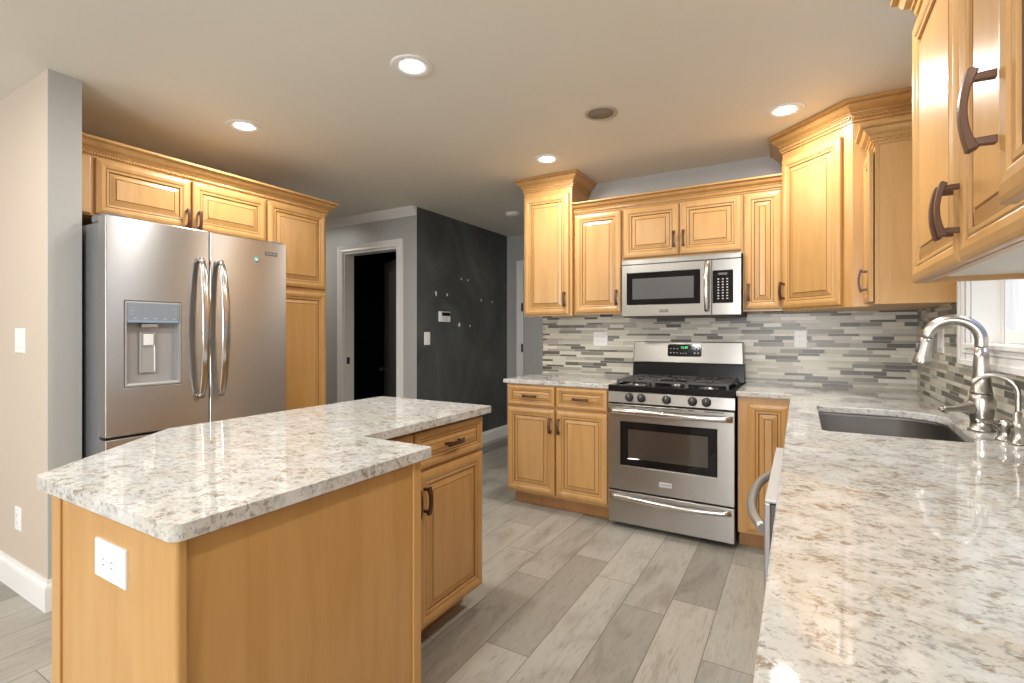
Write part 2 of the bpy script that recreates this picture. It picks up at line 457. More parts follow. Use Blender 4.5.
def crown_profile(z0, h=.095, out=.062):
    base = [(0, 0), (.10, 0), (.10, .11), (.15, .13), (.15, .31), (.23, .32), (.23, .37), (.33, .40), (.35, .45), (.31, .46), (.40, .50), (.58, .58), (.70, .69), (.76, .80),
            (.72, .81), (.88, .83), (1.0, .88), (1.0, 1.0), (0, 1.0)]
    return [(a*out, z0+b*h) for a, b in base]
def rope(mb, path, z, o=.0145, r=.0042, pitch=.012):
    P = [Vector(p) for p in path]
    for i in range(len(P)-1):
        d = (P[i+1]-P[i]); L = d.length; d.normalize(); n = Vector((d.y, -d.x)); k = int(L/pitch)
        for j in range(k):
            c = P[i]+d*(j+.5)*L/k+n*o
            a = Vector((c.x, c.y, z))-Vector((d.x, d.y, 0))*.004+Vector((0, 0, -.0055)); b = Vector((c.x, c.y, z))+Vector((d.x, d.y, 0))*.004+Vector((0, 0, .0055))
            mb.tube([a, b], r, n=6)
def crown(name, label, path, z0, h=.095, out=.062):
    """world-space path, front on the right-hand side of travel"""
    t = thing(name, label, 'crown moulding', (path[0][0], path[0][1], z0))
    q = [(p[0]-path[0][0], p[1]-path[0][1]) for p in path]
    MB().sweep(q, [(a, b-z0) for a, b in crown_profile(z0, h, out)], mi_of=[0, 0, 0, 0, 0, 0, 0, 0, 1, 0, 0, 0, 0, 1, 0, 0, 0, 0, 0]).build('cornice', [WOOD, GLAZE], t)
    mb = MB(); rope(mb, q, h*.22, o=.17*out, r=.0062); mb.build('rope_bead', WOOD, t, fix=False)
    return t

def duplex(par, w, h, horizontal=False, gang=1):
    """sockets on a plate centred at the plate object's origin, facing -y"""
    mb = MB()
    for g in range(gang):
        cx = (g-(gang-1)/2)*.046 if not horizontal else 0
        cz = 0 if not horizontal else (g-(gang-1)/2)*.046
        if horizontal: mb.box(cx-.033, cx+.033, -.0085, -.005, cz-.016, cz+.016)
        else: mb.box(cx-.016, cx+.016, -.0085, -.005, cz-.033, cz+.033)
        for sg in (-1, 1):
            for e in (-.006, .006):
                if horizontal: mb.box(cx+sg*.018-.004, cx+sg*.018+.004, -.0090, -.0082, cz+e-.0009, cz+e+.0009, 1)
                else: mb.box(cx+e-.0009, cx+e+.0009, -.0090, -.0082, cz+sg*.018-.004, cz+sg*.018+.004, 1)
    mb.build('socket', [PLASTIC, DGREY], par)
def rocker(par, gang=1):
    for g in range(gang):
        cx = (g-(gang-1)/2)*.046
        MB().add([(cx-.016, -.005, -.033), (cx+.016, -.005, -.033), (cx+.016, -.005, .033), (cx-.016, -.005, .033), (cx-.016, -.011, -.033), (cx+.016, -.011, -.033), (cx+.016, -.007, .033), (cx-.016, -.007, .033)],
                 [(0, 1, 2, 3), (4, 5, 6, 7), (0, 1, 5, 4), (1, 2, 6, 5), (2, 3, 7, 6), (3, 0, 4, 7)]).build('rocker', PLASTIC, par, bevel=.001)
def plate(name, label, cat, loc, rz, w, h):
    o = MB().rings(w, h, [(0, 0), (0, -.003), (.003, -.006)], -w/2, -h/2).build(name, PLASTIC, None, loc, (0, 0, rz))
    return tag(o, label, cat)
def round_poly(pts, rad, n=6):
    out = []; m = len(pts)
    for i, p in enumerate(pts):
        r = rad[i] if isinstance(rad, (list, tuple)) else rad
        P = Vector(p); A = Vector(pts[i-1]); B = Vector(pts[(i+1) % m])
        a = (A-P).normalized(); b = (B-P).normalized()
        if r <= 0: out.append((P.x, P.y)); continue
        th = a.angle(b); d = r/math.tan(th/2); c = P+(a+b).normalized()*(r/math.sin(th/2))
        p1 = P+a*d; p2 = P+b*d; a1 = math.atan2(p1.y-c.y, p1.x-c.x); a2 = math.atan2(p2.y-c.y, p2.x-c.x)
        da = (a2-a1+PI) % (2*PI)-PI
        for k in range(n+1):
            t = a1+da*k/n; out.append((c.x+r*math.cos(t), c.y+r*math.sin(t)))
    return out

# ================================================================ THE ROOM
XR, YB = .60, 3.76
struct('floor', MB().box(-7, .76, -3.2, 5.4, -.05, 0), FLOOR)
struct('ceiling', MB().box(-7, .76, -3.2, 5.4, CZ, CZ+.06), CEIL)
# right wall with its window opening
WY0, WY1, WZ0, WZ1 = 1.96, 2.705, 1.19, 2.08
mb = MB()
mb.box(XR, XR+.16, WY1, 5.4, 0, CZ); mb.box(XR, XR+.16, -3.2, WY0, 0, CZ)
mb.box(XR, XR+.16, WY0, WY1, 0, WZ0); mb.box(XR, XR+.16, WY0, WY1, WZ1, CZ)
struct('wall_right', mb, GREY)
struct('wall_back', MB().box(-1.885, XR, YB, YB+.12, 0, CZ), GREY)
struct('wall_far', MB().box(-3.24, XR, 5.26, 5.38, 0, CZ), GREY)
# rear wall of the room behind the camera, its openings added to let fill light in
mb = MB(); mb.box(-7, -5.9, -3.3, -3.2, 0, CZ); mb.box(-5.9, -3.9, -3.3, -3.2, 0, .5); mb.box(-5.9, -3.9, -3.3, -3.2, 2.15, CZ)
mb.box(-3.9, -.9, -3.3, -3.2, 0, CZ); mb.box(-.9, .4, -3.3, -3.2, 2.1, CZ); mb.box(-.9, .4, -3.3, -3.2, 0, .9); mb.box(.4, .6, -3.3, -3.2, 0, CZ)
struct('wall_rear', mb, BEIGE)
# stub wall beside the refrigerator and the wall behind it
struct('wall_left', MB().box(-7, -2.938, .885, 1.008, 0, CZ), BEIGE)
struct('wall_left_end', MB().box(-2.938, -2.934, .885, 1.008, 0, CZ), GREY)
struct('wall_fridge', MB().box(-3.78, -3.68, 1.008, 2.52, 0, CZ), GREY)
struct('wall_hall', MB().box(-7, -6.9, -3.2, 5.4, 0, CZ), BEIGE)
# doorway wall and chalkboard wall
DX0, DX1, DZ = -4.13, -3.375, 2.085
mb = MB(); mb.box(-6.9, DX0, 3.60, 3.72, 0, CZ); mb.box(DX1, -3.135, 3.60, 3.72, 0, CZ); mb.box(DX0, DX1, 3.60, 3.72, DZ, CZ)
struct('wall_doorway', mb, GREY)
cw = struct('wall_chalkboard', MB().box(-3.24, -3.133, 3.602, 5.26, 0, CZ), CHALK)
# dark room behind the doorway
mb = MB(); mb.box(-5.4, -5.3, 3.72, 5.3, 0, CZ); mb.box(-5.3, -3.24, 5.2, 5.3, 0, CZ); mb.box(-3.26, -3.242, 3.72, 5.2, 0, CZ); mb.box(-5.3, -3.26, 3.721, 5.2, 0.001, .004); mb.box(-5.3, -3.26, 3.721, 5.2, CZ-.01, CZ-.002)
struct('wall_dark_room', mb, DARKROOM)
# tile backsplash on both walls
mb = MB(); mb.box(-1.885, XR, YB-.008, YB, .915, 1.42)
struct('trim_1', mb, MOSAIC)
mb = MB(); mb.box(XR-.008, XR, WY1+.03, YB-.008, .915, 1.42); mb.box(XR-.008, XR, -.4, WY1+.03, .915, WZ0-.04)
struct('trim_2', mb, MOSAIC)

# door casing (white), crown and baseboards
def casing_path(x0, x1, z1, w=.068, y=3.60, name='trim_3'):
    mb = MB(); prof = [(0, 0), (0, -.012), (.010, -.017), (.03, -.014), (.034, -.018), (.070, -.022), (w, -.020), (w, 0)]
    vs = []
    for a, yy in prof:
        vs += [(x0-a, y+yy, 0), (x0-a, y+yy, z1+a), (x1+a, y+yy, z1+a), (x1+a, y+yy, 0)]
    fs = []
    n = len(prof)
    for k in range(n):
        j = (k+1) % n
        for i in range(3): fs.append((k*4+i, k*4+i+1, j*4+i+1, j*4+i))
    fs.append([k*4 for k in range(n)]); fs.append([k*4+3 for k in range(n)])
    return mb.add(vs, fs)
d1 = struct('door_1', casing_path(DX0, DX1, DZ), WHITE)
mb = MB(); mb.box(DX0, DX0+.018, 3.60, 3.725, 0, DZ-.018); mb.box(DX1-.018, DX1, 3.60, 3.725, 0, DZ-.018); mb.box(DX0, DX1, 3.60, 3.725, DZ-.018, DZ)
mb.build('door_jamb', WHITE, d1)
MB().box(DX0+.018, DX0+.021, 3.63, 3.665, .925, .995).build('strike_plate', BLACKM, d1)
lf = MB().rings(.60, 2.0, [(0, 0), (0, -.035), (.11, -.035), (.118, -.030), (.135, -.033)], 0, .01).build('door_leaf', plain('charcoal_door_leaf', (.060, .060, .062), .45), d1, loc=(-3.935, 4.035, 0), rot=(0, 0, -.507))
k = MB().lathe([(.027, 0), (.027, .006), (.011, .010), (.010, .035), (.026, .042), (.029, .058), (.020, .070), (0.001, .072)], 20, axis='y').build('door_knob', BLACKM, lf, loc=(.07, -.035, .86))
# crown along the doorway wall
prof = [(0, CZ-.078), (.006, CZ-.078), (.010, CZ-.066), (.030, CZ-.040), (.055, CZ-.014), (.060, CZ-.001), (0, CZ-.001)]
struct('trim_4', MB().sweep([(-6.9, 3.60), (-3.135, 3.60)], prof), WHITE)
BB = [(0, 0), (.015, 0), (.015, .09), (.012, .105), (.006, .115), (.005, .125), (0, .125)]
BBL = [(0, 0), (.015, 0), (.015, .10), (.013, .112), (.007, .122), (.006, .138), (0, .138)]
struct('baseboard_chalkboard', MB().sweep([(-3.133, 3.602), (-3.133, 5.26)], BB), WHITE)
struct('baseboard_left', MB().sweep([(-6.9, .885), (-2.934, .885), (-2.934, 1.006)], BBL), WHITE)
struct('baseboard_doorway', MB().sweep([(DX1+.085, 3.60), (-3.135, 3.60)], BB), WHITE)
struct('baseboard_far', MB().sweep([(-3.133, 5.26), (-3.0, 5.26)], BB), WHITE)
# far white panelled door
d2 = struct('door_2', casing_path(-2.905, -2.10, 2.04, .085, 5.26), WHITE)
def panel_door():
    mb = MB(); mb.box(0, .80, -.012, 0, .01, 2.035)
    for i in range(9):
        x = .03+i*.083
        mb.box(x, x+.075, -.017, -.012, .12, 1.93)
    return mb
panel_door().build('door_slab', DOORP, d2, loc=(-2.903, 5.258, 0), bevel=.002)
for z in (1.56, 1.07): MB().box(-2.912, -2.896, 5.222, 5.240, z-.05, z+.05).build('hinge', BRONZE, d2)
# plaster spots on the chalkboard wall
for (y, z, r) in [(3.885, 1.645, .020), (4.065, 1.64, .013), (4.31, 1.825, .012), (4.435, 1.823, .010), (4.69, 1.622, .012), (4.92, 1.612, .010), (4.27, 1.336, .020), (4.47, 1.327, .010)]:
    pts = []
    rr = random.Random(int(y*1000))
    for i in range(12):
        a = 2*PI*i/12; q = r*(.6+.6*rr.random()); pts.append((math.cos(a)*q, math.sin(a)*q*1.25))
    MB().prism(pts, 0, .0012).build('plaster_patch', PATCH, cw, loc=(-3.133, y, z), rot=(PI/2, 0, PI/2))

# window over the sink
w1 = MB()
def frame_x(mb, x0, x1, y0, y1, z0, z1, w, wb=None):
    wb = w if wb is None else wb
    mb.box(x0, x1, y0, y0+w, z0, z1); mb.box(x0, x1, y1-w, y1, z0, z1); mb.box(x0, x1, y0+w, y1-w, z0, z0+wb); mb.box(x0, x1, y0+w, y1-w, z1-w, z1)
    return mb
c = .095
frame_x(w1, XR-.018, XR-.0005, WY0-c, WY1+c, WZ0-.07, WZ1+.09, c, .07)
w1o = struct('window_1', w1, WHITE, bevel=.003)
m2 = MB(); frame_x(m2, XR-.026, XR-.018, WY0-c, WY1+c, WZ0-.07, WZ1+.09, .022); frame_x(m2, XR-.022, XR-.018, WY0-.035, WY1+.035, WZ0-.02, WZ1+.03, .02)
m2.build('casing_moulding', WHITE, w1o, bevel=.002)
m3 = MB(); frame_x(m3, XR-.0005, XR+.155, WY0, WY1, WZ0, WZ1, .010); m3.build('window_jamb', WHITE, w1o)
MB().box(XR-.030, XR+.10, WY0+.01, WY1-.01, WZ0+.0, WZ0+.018).build('window_sill', WHITE, w1o, bevel=.003)
m4 = MB(); frame_x(m4, XR+.085, XR+.125, WY0+.010, WY1-.010, WZ0+.018, WZ0+.47, .050); frame_x(m4, XR+.115, XR+.150, WY0+.010, WY1-.010, WZ0+.43, WZ1-.01, .045)
sash = m4.build('window_sash', WHITE, w1o, bevel=.003)
m5 = MB(); m5.box(XR+.104, XR+.107, WY0+.05, WY1-.05, WZ0+.06, WZ0+.43); m5.box(XR+.130, XR+.133, WY0+.05, WY1-.05, WZ0+.46, WZ1-.05); m5.build('window_pane', GLASS, sash)
tag(MB().box(2.4, 2.5, -2, 14, -.5, 4.5).build('neighbouring_wall', SIDING), 'pale blue vertical siding of the neighbouring house seen through the sink window', 'house wall')

# ================================================================ CEILING FIXTURES
def downlight(x, y, label, on_cam=True):
    t = thing('recessed_light', label, 'ceiling light', (x, y, CZ), 0, 'recessed ceiling lights')
    MB().lathe([(.094, 0), (.094, -.004), (.088, -.007), (.070, -.005), (.051, -.003), (.051, 0)], 40).build('trim_ring', WHITE, t)
    MB().lathe([(.050, 0), (.050, -.0045), (.035, -.007), (.001, -.008)], 32).build('lens', LENS, t)
    l = bpy.data.lights.new('recessed_lamp', 'AREA'); l.shape = 'DISK'; l.size = .11; l.energy = LAMP_W; l.color = (1, .975, .915); l.spread = math.radians(176)
    lo = bpy.data.objects.new('lamp', l); COL.objects.link(lo); lo.parent = t; lo.location = (0, 0, -.010)
LL = ['recessed ceiling light, the nearest one, high in the middle of the ceiling', 'recessed ceiling light above the refrigerator side of the room',
      'recessed ceiling light in front of the tall cabinet by the hallway', 'recessed ceiling light next to the angled corner cabinet crown']
for (p, l) in zip(LIGHTS_SEEN, LL): downlight(*p, l)
for p in LIGHTS_MORE: downlight(*p, 'unseen recessed ceiling light added out of view')
t = thing('ceiling_speaker', 'round beige ceiling speaker grille between the recessed lights', 'ceiling speaker', (-.938, 2.568, CZ))
MB().lathe([(.088, 0), (.088, -.004), (.080, -.008), (.070, -.006), (.068, 0)], 40).build('trim_ring', BEIGEP, t)
mb = MB(); mb.lathe([(.0685, 0), (.0685, -.004), (.001, -.0045)], 40)
mb.build('grille', BEIGED, t)
t = thing('smoke_detector', 'round white smoke detector on the ceiling near the chalkboard wall', 'smoke detector', (-2.48, 4.27, CZ))
MB().lathe([(.075, 0), (.075, -.012), (.068, -.024), (.050, -.030), (.001, -.032)], 36).build('housing', PLASTIC, t)
MB().lathe([(.013, 0), (.012, -.004), (.001, -.005)], 16, c=(.03, 0, -.0305)).build('test_button', LABEL, t)

# ================================================================ CABINETS
UB = 1.39                      # underside of wall cabinets
# ---- left run (refrigerator wall), facing +x
FX = -3.072
R90 = PI/2
t = thing('wall_cabinet', 'wide maple cabinet with two doors above the refrigerator', 'cabinet', (FX, 1.012, 0), R90)
mb = MB(); mb.box(0, 1.018, .018, .605, 1.84, 2.13); mb.build('carcass', WOOD, t)
MB().box(0, 1.018, 0, .0175, 1.84, 2.13).build('face_frame', WOOD, t)
MB().rings(.062, .285, [(0, 0), (0, -.016), (.006, -.019), (.016, -.019)], .012, 1.845).build('filler_panel', WOOD, t)
add_door(t, .093, .540, 1.85, 2.128, 'r', 1.905)
add_door(t, .552, 1.010, 1.85, 2.128, 'l', 1.905)
t = thing('pantry_cabinet', 'tall maple pantry cabinet with upper and lower doors right of the refrigerator', 'cabinet', (FX, 2.0315, 0), R90)
MB().box(0, .483, .018, .605, .10, 2.13).build('carcass', WOOD, t)
MB().box(0, .483, 0, .0175, .10, 2.13).build('face_frame', WOOD, t)
MB().box(0, .483, .075, .59, 0, .0995).build('toe_kick', TOE, t)
add_door(t, .008, .466, 1.572, 2.128, None)
add_door(t, .008, .466, .12, 1.545, None)
crown('cabinet_crown', 'long honey maple crown moulding running above the refrigerator and pantry cabinets', [(FX, 1.012), (FX, 2.517), (FX-.60, 2.517)], 2.131, .090, .065)

# ---- back run, facing -y
UF = 3.455
def wall_cab(name, label, x0, x1, z0, z1, doors, yf=UF, depth=None, door_name='door'):
    t = thing(name, label, 'cabinet', (x0, yf, 0))
    d = (YB-.001-yf) if depth is None else depth
    w = x1-x0
    MB().box(0, w, .018, d, z0+.018, z1).build('carcass', WOOD, t)
    MB().box(0, w, 0, .0175, z0, z1).build('face_frame', WOOD, t)
    for (a, b, c0, c1, hs, hz) in doors: add_door(t, a-x0, b-x0, c0, c1, hs, hz)
    return t
wall_cab('wall_cabinet', 'tall single door maple cabinet at the left end of the back wall', -1.875, -1.4715, UB-.012, 2.3395,
         [(-1.868, -1.492, 1.390, 2.290, 'r', 1.500)], yf=3.415)
wall_cab('wall_cabinet', 'maple wall cabinet left of the microwave', -1.4705, -1.0985, UB-.004, 2.13, [(-1.458, -1.108, 1.398, 2.122, 'r', 1.502)])
wall_cab('wall_cabinet', 'short two door maple cabinet above the microwave', -1.0975, -.3205, 1.755, 2.13,
         [(-1.088, -.712, 1.775, 2.122, 'r', 1.878), (-.702, -.330, 1.775, 2.122, 'l', 1.878)])
wall_cab('wall_cabinet', 'narrow maple wall cabinet right of the microwave', -.3195, -.1015, UB-.004, 2.13, [(-.312, -.108, 1.398, 2.122, 'l', 1.502)])
# diagonal corner cabinet
cx0, cy0 = -.1005, 3.449; cx1, cy1 = .229, 3.119
t = thing('corner_wall_cabinet', 'tall angled corner maple cabinet between the back wall and the window wall', 'cabinet', (cx0, cy0, 0), -PI/4)
def dl(x, y):   # world plan -> local of t
    dx, dy = x-cx0, y-cy0; c, s = math.cos(PI/4), math.sin(PI/4)
    return (dx*c-dy*s, dx*s+dy*c)
poly = [dl(*p) for p in [(cx0, cy0), (cx0, YB-.001), (XR-.001, YB-.001), (XR-.001, cy1), (cx1, cy1)]]
MB().prism(poly, UB-.004, 2.3395).build('carcass', WOOD, t)
Lw = math.hypot(cx1-cx0, cy1-cy0)
add_door(t, .012, Lw-.055, 1.398, 2.288, 'l', 1.502)
# short cabinet beside it, facing -x
t = thing('wall_cabinet', 'maple wall cabinet left of the window with its plain side panel showing', 'cabinet', (.297, 3.1175, 0), -R90)
MB().box(0, .2475, .018, XR-.298, UB-.004, 2.13).build('carcass', WOOD, t)
MB().box(0, .2475, .0, .0175, UB-.004, 2.13).build('face_frame', WOOD, t)
add_door(t, .03, .240, 1.398, 2.115, 'r', 1.50, y=-.005)
# crowns of the back run
crown('cabinet_crown', 'crown moulding on the tall cabinet beside the hallway', [(-1.875, YB-.002), (-1.875, 3.415), (-1.4715, 3.415), (-1.4715, YB-.002)], 2.340, .0985, .064)
crown('cabinet_crown', 'straight crown moulding above the microwave cabinets', [(-1.4705, UF), (-.102, UF)], 2.131, .078, .062)
crown('cabinet_crown', 'tall angled crown moulding on the corner cabinet touching the ceiling', [(cx0, YB-.002), (cx0, cy0), (cx1, cy1), (XR-.002, cy1)], 2.340, .0985, .080)
crown('cabinet_crown', 'small crown moulding on the short cabinet left of the window', [(.297, cy1-.072), (.297, 2.870), (XR-.002, 2.870)], 2.131, .085, .062)

# ---- near cabinets on the window wall, facing -x
NX = .291
t = thing('wall_cabinet', 'close two door maple cabinet right of the window, upper right foreground', 'cabinet', (NX, 1.785, 0), -R90)
mb = MB(); D = XR-.001-NX; Wn = .898
mb.box(0, .016, .018, D, UB, 2.13); mb.box(Wn-.016, Wn, .018, D, UB, 2.13); mb.box(.016, Wn-.016, D-.01, D, UB, 2.13); mb.box(.016, Wn-.016, .018, D-.01, 2.11, 2.13)
mb.build('carcass', WOOD, t)
MB().box(.016, Wn-.016, .018, D-.01, UB+.014, UB+.030).build('bottom_panel', CABIN, t)
mb = MB(); mb.box(0, .03, 0, .0175, UB, 2.13); mb.box(Wn-.03, Wn, 0, .0175, UB, 2.13); mb.box(.03, Wn-.03, 0, .0175, UB, UB+.03); mb.box(.03, Wn-.03, 0, .0175, 2.08, 2.13)
mb.build('face_frame', WOOD, t)
add_door(t, .002, .480, UB, 2.105, 'r', 1.495); add_door(t, .486, .896, UB, 2.105, 'l', 1.495, inset=.015)
crown('cabinet_crown', 'crown moulding on the close cabinet at the top right edge', [(XR-.002, 1.785), (NX, 1.785), (NX, .890)], 2.1305, .10, .062)
t = thing('wall_cabinet', 'nearest maple cabinet at the right edge with one large bronze pull', 'cabinet', (.242, .880, 0), -R90)
D2 = XR-.001-.242
MB().box(0, .46, .018, D2, 1.432, 2.30).build('carcass', CABIN, t)
MB().box(0, .46, 0, .0175, 1.428, 2.30).build('face_frame', WOOD, t)
add_door(t, .0, .455, 1.416, 2.27, 'l', 1.543, inset=.009)

# ================================================================ BASE CABINETS
t = thing('base_cabinet', 'maple base cabinet with two drawers over two doors left of the range', 'cabinet', (-1.866, 3.15, 0))
Wb = .772
MB().box(0, Wb, .018, .608, .10, .884).build('carcass', WOOD, t)
MB().box(0, Wb, 0, .0175, .10, .884).build('face_frame', WOOD, t)
MB().box(.02, Wb, .078, .60, 0, .0995).build('toe_kick', TOE, t)
for (a, b, hs) in ((.006, .385, 'r'), (.397, .764, 'l')):
    add_door(t, a, b, .732, .872, 'h', 0, name='drawer_front')
    add_door(t, a, b, .120, .716, hs, .608)
t = thing('base_cabinet', 'narrow maple base cabinet between the range and the corner', 'cabinet', (-.3185, 3.15, 0))
MB().box(0, .30, .018, .608, .10, .884).build('carcass', WOOD, t)
MB().box(0, .30, 0, .0175, .10, .884).build('face_frame', WOOD, t)
MB().box(0, .30, .078, .60, 0, .0995).build('toe_kick', TOE, t)
add_door(t, .052, .262, .125, .850, None)
# cabinets under the window counter, facing -x
BX = -.012
def side_base(label, y0, y1, name='base_cabinet'):
    t = thing(name, label, 'cabinet', (BX, y1, 0), -R90); w = y1-y0
    if name == 'sink_cabinet':     # open box around the basin
        mb = MB(); mb.box(0, .018, .018, .60, .10, .884); mb.box(w-.018, w, .018, .60, .10, .884); mb.box(.018, w-.018, .018, .60, .10, .118)
        mb.build('carcass', WOOD, t)
    else: MB().box(0, w, .018, .608, .10, .884).build('carcass', WOOD, t)
    MB().box(0, w, 0, .0175, .10, .884).build('face_frame', WOOD, t)
    MB().box(0, w, .078, .58, 0, .0995).build('toe_kick', TOE, t)
    h = w/2
    for a, b, hs in ((.006, h-.004, 'r'), (h+.004, w-.006, 'l')):
        add_door(t, a, b, .732, .872, None, 0, name='drawer_front'); add_door(t, a, b, .12, .716, None)
    return t
side_base('maple sink cabinet under the window counter, hidden beneath the overhang', 1.885, 3.128, 'sink_cabinet')
side_base('maple base cabinet nearest the camera under the window counter', .45, 1.265)

# ================================================================ ISLAND
IX, IY = -1.45, 1.15
def L(pts): return [(x-IX, y-IY) for x, y in pts]
isl = thing('kitchen_island', 'maple kitchen island with a plain end panel, drawers and doors', 'island', (IX, IY, 0))
MB().prism(L([(-1.492, .464), (-.9765, .464), (-.9765, .480), (-.963, .480), (-.963, 1.117), (-1.885, 1.117), (-1.885, .935)]), 0, .8845).build('body', WOOD, isl)
MB().box(-1.885-IX, -1.305-IX, 1.1175-IY, 1.905-IY, .10, .8845).build('carcass', WOOD, isl)
MB().box(-1.3045-IX, -1.287-IX, 1.1175-IY, 1.915-IY, .10, .8845).build('face_frame', WOOD, isl)
MB().box(-1.885-IX, -1.365-IX, 1.1175-IY, 1.885-IY, 0, .0995).build('toe_kick', TOE, isl)
MB().box(-1.500-IX, -1.455-IX, .459-IY, .4638-IY, 0, .8845).build('corner_post', WOOD, isl, bevel=.0015)
mb = MB(); mb.prism([(-.9750-IX, .4605-IY)]+[(-.9640-IX+.0085*math.sin(a), .4690-IY-.0085*math.cos(a)) for a in [PI/2*i/8 for i in range(9)]]+[(-.9555-IX, .4785-IY), (-.9750-IX, .4785-IY)], 0, .8845)
mb.build('corner_post', WOOD, isl)
MB().box(-.9628-IX, -.9560-IX, 1.087-IY, 1.1175-IY, 0, .8845).build('end_stile', WOOD, isl, bevel=.001)
def island_front(y0, y1, hs):
    for (z0, z1, kind) in ((.722, .866, 'h'), (.098, .708, hs)):
        if kind == 'l': y0 += .022
        if kind == 'r': y1 += .026
        d = panel_mesh(y1-y0, z1-z0).build('drawer_front' if kind == 'h' else 'door', [WOOD, GLAZE], isl, loc=(-1.2865-IX, y0-IY, z0), rot=(0, 0, R90))
        w = y1-y0
        if kind == 'h': add_pull(d, w/2, (z1-z0)/2, True)
        elif kind == 'l': add_pull(d, .026, .602-z0, y=-.021)
        elif kind == 'r': add_pull(d, w-.026, .602-z0, y=-.021)
island_front(1.450, 1.912, 'l'); island_front(1.122, 1.440, 'r')
pl = MB().rings(.130, .078, [(0, 0), (0, -.004), (.004, -.007)], -.065, -.039).build('outlet', PLASTIC, isl, loc=(-1.206-IX, .4638-IY, .786))
tag(pl, 'white outlet plate')
duplex(pl, 0, 0, True, 1)

slab = round_poly([(-.938, .447), (-.938, 1.150), (-1.232, 1.150), (-1.232, 1.935), (-1.925, 1.935), (-1.925, .905), (-1.556, .447)], [.022, .012, .012, .012, .01, .02, .02])
tag(MB().prism(slab, .885, .915).build('island_countertop', GRANITE, bevel=.007, seg=3), 'white and brown speckled granite top on the kitchen island', 'countertop')

# ================================================================ COUNTERTOPS
tag(MB().prism([(-1.892, 3.120), (-1.0905, 3.120), (-1.0905, YB-.009), (-1.892, YB-.009)], .885, .915).build('countertop', GRANITE, bevel=.005, seg=3), 'short speckled granite countertop left of the range', 'countertop')
SK = round_poly([(.062, 2.020), (.462, 2.020), (.505, 2.700), (.062, 2.700)], [.02, .04, .17, .015], 10)
Lp = round_poly([(-.326, 3.120), (-.052, 3.120), (-.041, .52), (-.037, -.40), (XR-.009, -.40), (XR-.009, YB-.009), (-.326, YB-.009)], [0, .012, 0, 0, 0, 0, 0], 4)
tag(MB().prism(Lp, .885, .915, holes=[SK]).build('countertop', GRANITE, bevel=.005, seg=3), 'long L-shaped speckled granite countertop under the window, in the right foreground', 'countertop')
# undermount sink
t = thing('sink', 'dark stainless undermount sink set into the granite below the window', 'sink', (.28, 2.36, .68))
def grow(poly, d):
    c = Vector((.28, 2.36)); return [((p[0]-c.x)*(1+d/.25), (p[1]-c.y)*(1+d/.33)) for p in poly]
o0, o1 = grow(SK, .004), grow(SK, -.018); fl = grow(SK, .02); m = len(SK)
vs = []; lv = [(fl, .2045), (o0, .2045), (o0, .195), (o0, .05), (o1, .012), (o1, .006)]
for p, z in lv: vs += [(a, b, z) for a, b in p]
fs = [(k*m+i, k*m+(i+1) % m, (k+1)*m+(i+1) % m, (k+1)*m+i) for k in range(len(lv)-1) for i in range(m)]
mb = MB(); mb.add(vs, fs, 0, True)
mb.add([(a, b, .006) for a, b in o1], [list(range(m))], 0)
bs = mb.build('basin', SINKS, t)
so = bs.modifiers.new('solid', 'SOLIDIFY'); so.thickness = .0015; so.offset = -1
MB().lathe([(.045, 0), (.045, .003), (.036, .004), (.030, .001), (.001, .001)], 28, c=(0, 0, .0075)).build('drain', CHROME, t)

# ================================================================ FAUCETS
def arc_pts(p0, h, r, dirv, drop, n=18):
    """rise from p0 to height h then a half circle of radius r towards dirv, then drop"""
    P0 = Vector(p0); d = Vector((dirv[0], dirv[1], 0)).normalized(); pts = [P0+Vector((0, 0, h*i/5)) for i in range(6)]
    c = P0+Vector((0, 0, h))+d*r
    for i in range(1, n+1):
        a = PI-drop[0]*i/n; pts.append(c+d*(r*math.cos(a))+Vector((0, 0, r*math.sin(a))))
    return pts, d
fa = thing('kitchen_faucet', 'large brushed nickel pull-down faucet with arched spout behind the sink', 'faucet', (.532, 2.280, .9155))
MB().lathe([(.036, 0), (.036, .006), (.031, .010), (.0295, .03), (.033, .055), (.035, .085), (.0335, .11), (.0295, .128)], 36).build('body', NICKEL, fa)
MB().lathe([(.0305, 0), (.0305, .004), (.0285, .006), (.025, .05), (.0205, .12), (.0181, .155)], 32, c=(0, 0, .129)).build('spout_base', NICKEL, fa)
pts, d = arc_pts((0, 0, .285), .024, .072, (-1, .10), (PI*.975,))
MB().tube(pts, .0180, 20).build('spout', NICKEL, fa)
e = pts[-1]; dv = (pts[-1]-pts[-2]).normalized()
hd = MB(); hd.tube([e, e+dv*.014, e+dv*.040, e+dv*.075, e+dv*.090, e+dv*.094], [.0185, .0190, .0205, .0260, .0280, .0255], 24)
hd.build('spray_head', NICKEL, fa)
q = e+dv*.036; MB().tube([q+Vector((-.018, -.004, .020)), q+Vector((-.022, -.005, -.012))], [.006, .008], 10).build('spray_button', DGREY, fa)
lp = [(-.01, -.004, .070), (-.035, -.012, .082), (-.06, -.03, .078), (-.09, -.06, .075), (-.115, -.085, .076), (-.128, -.098, .077)]
MB().tube(lp, [.026, .021, .0125, .0095, .0110, .005], 16, flat=1.0).build('lever', NICKEL, fa)

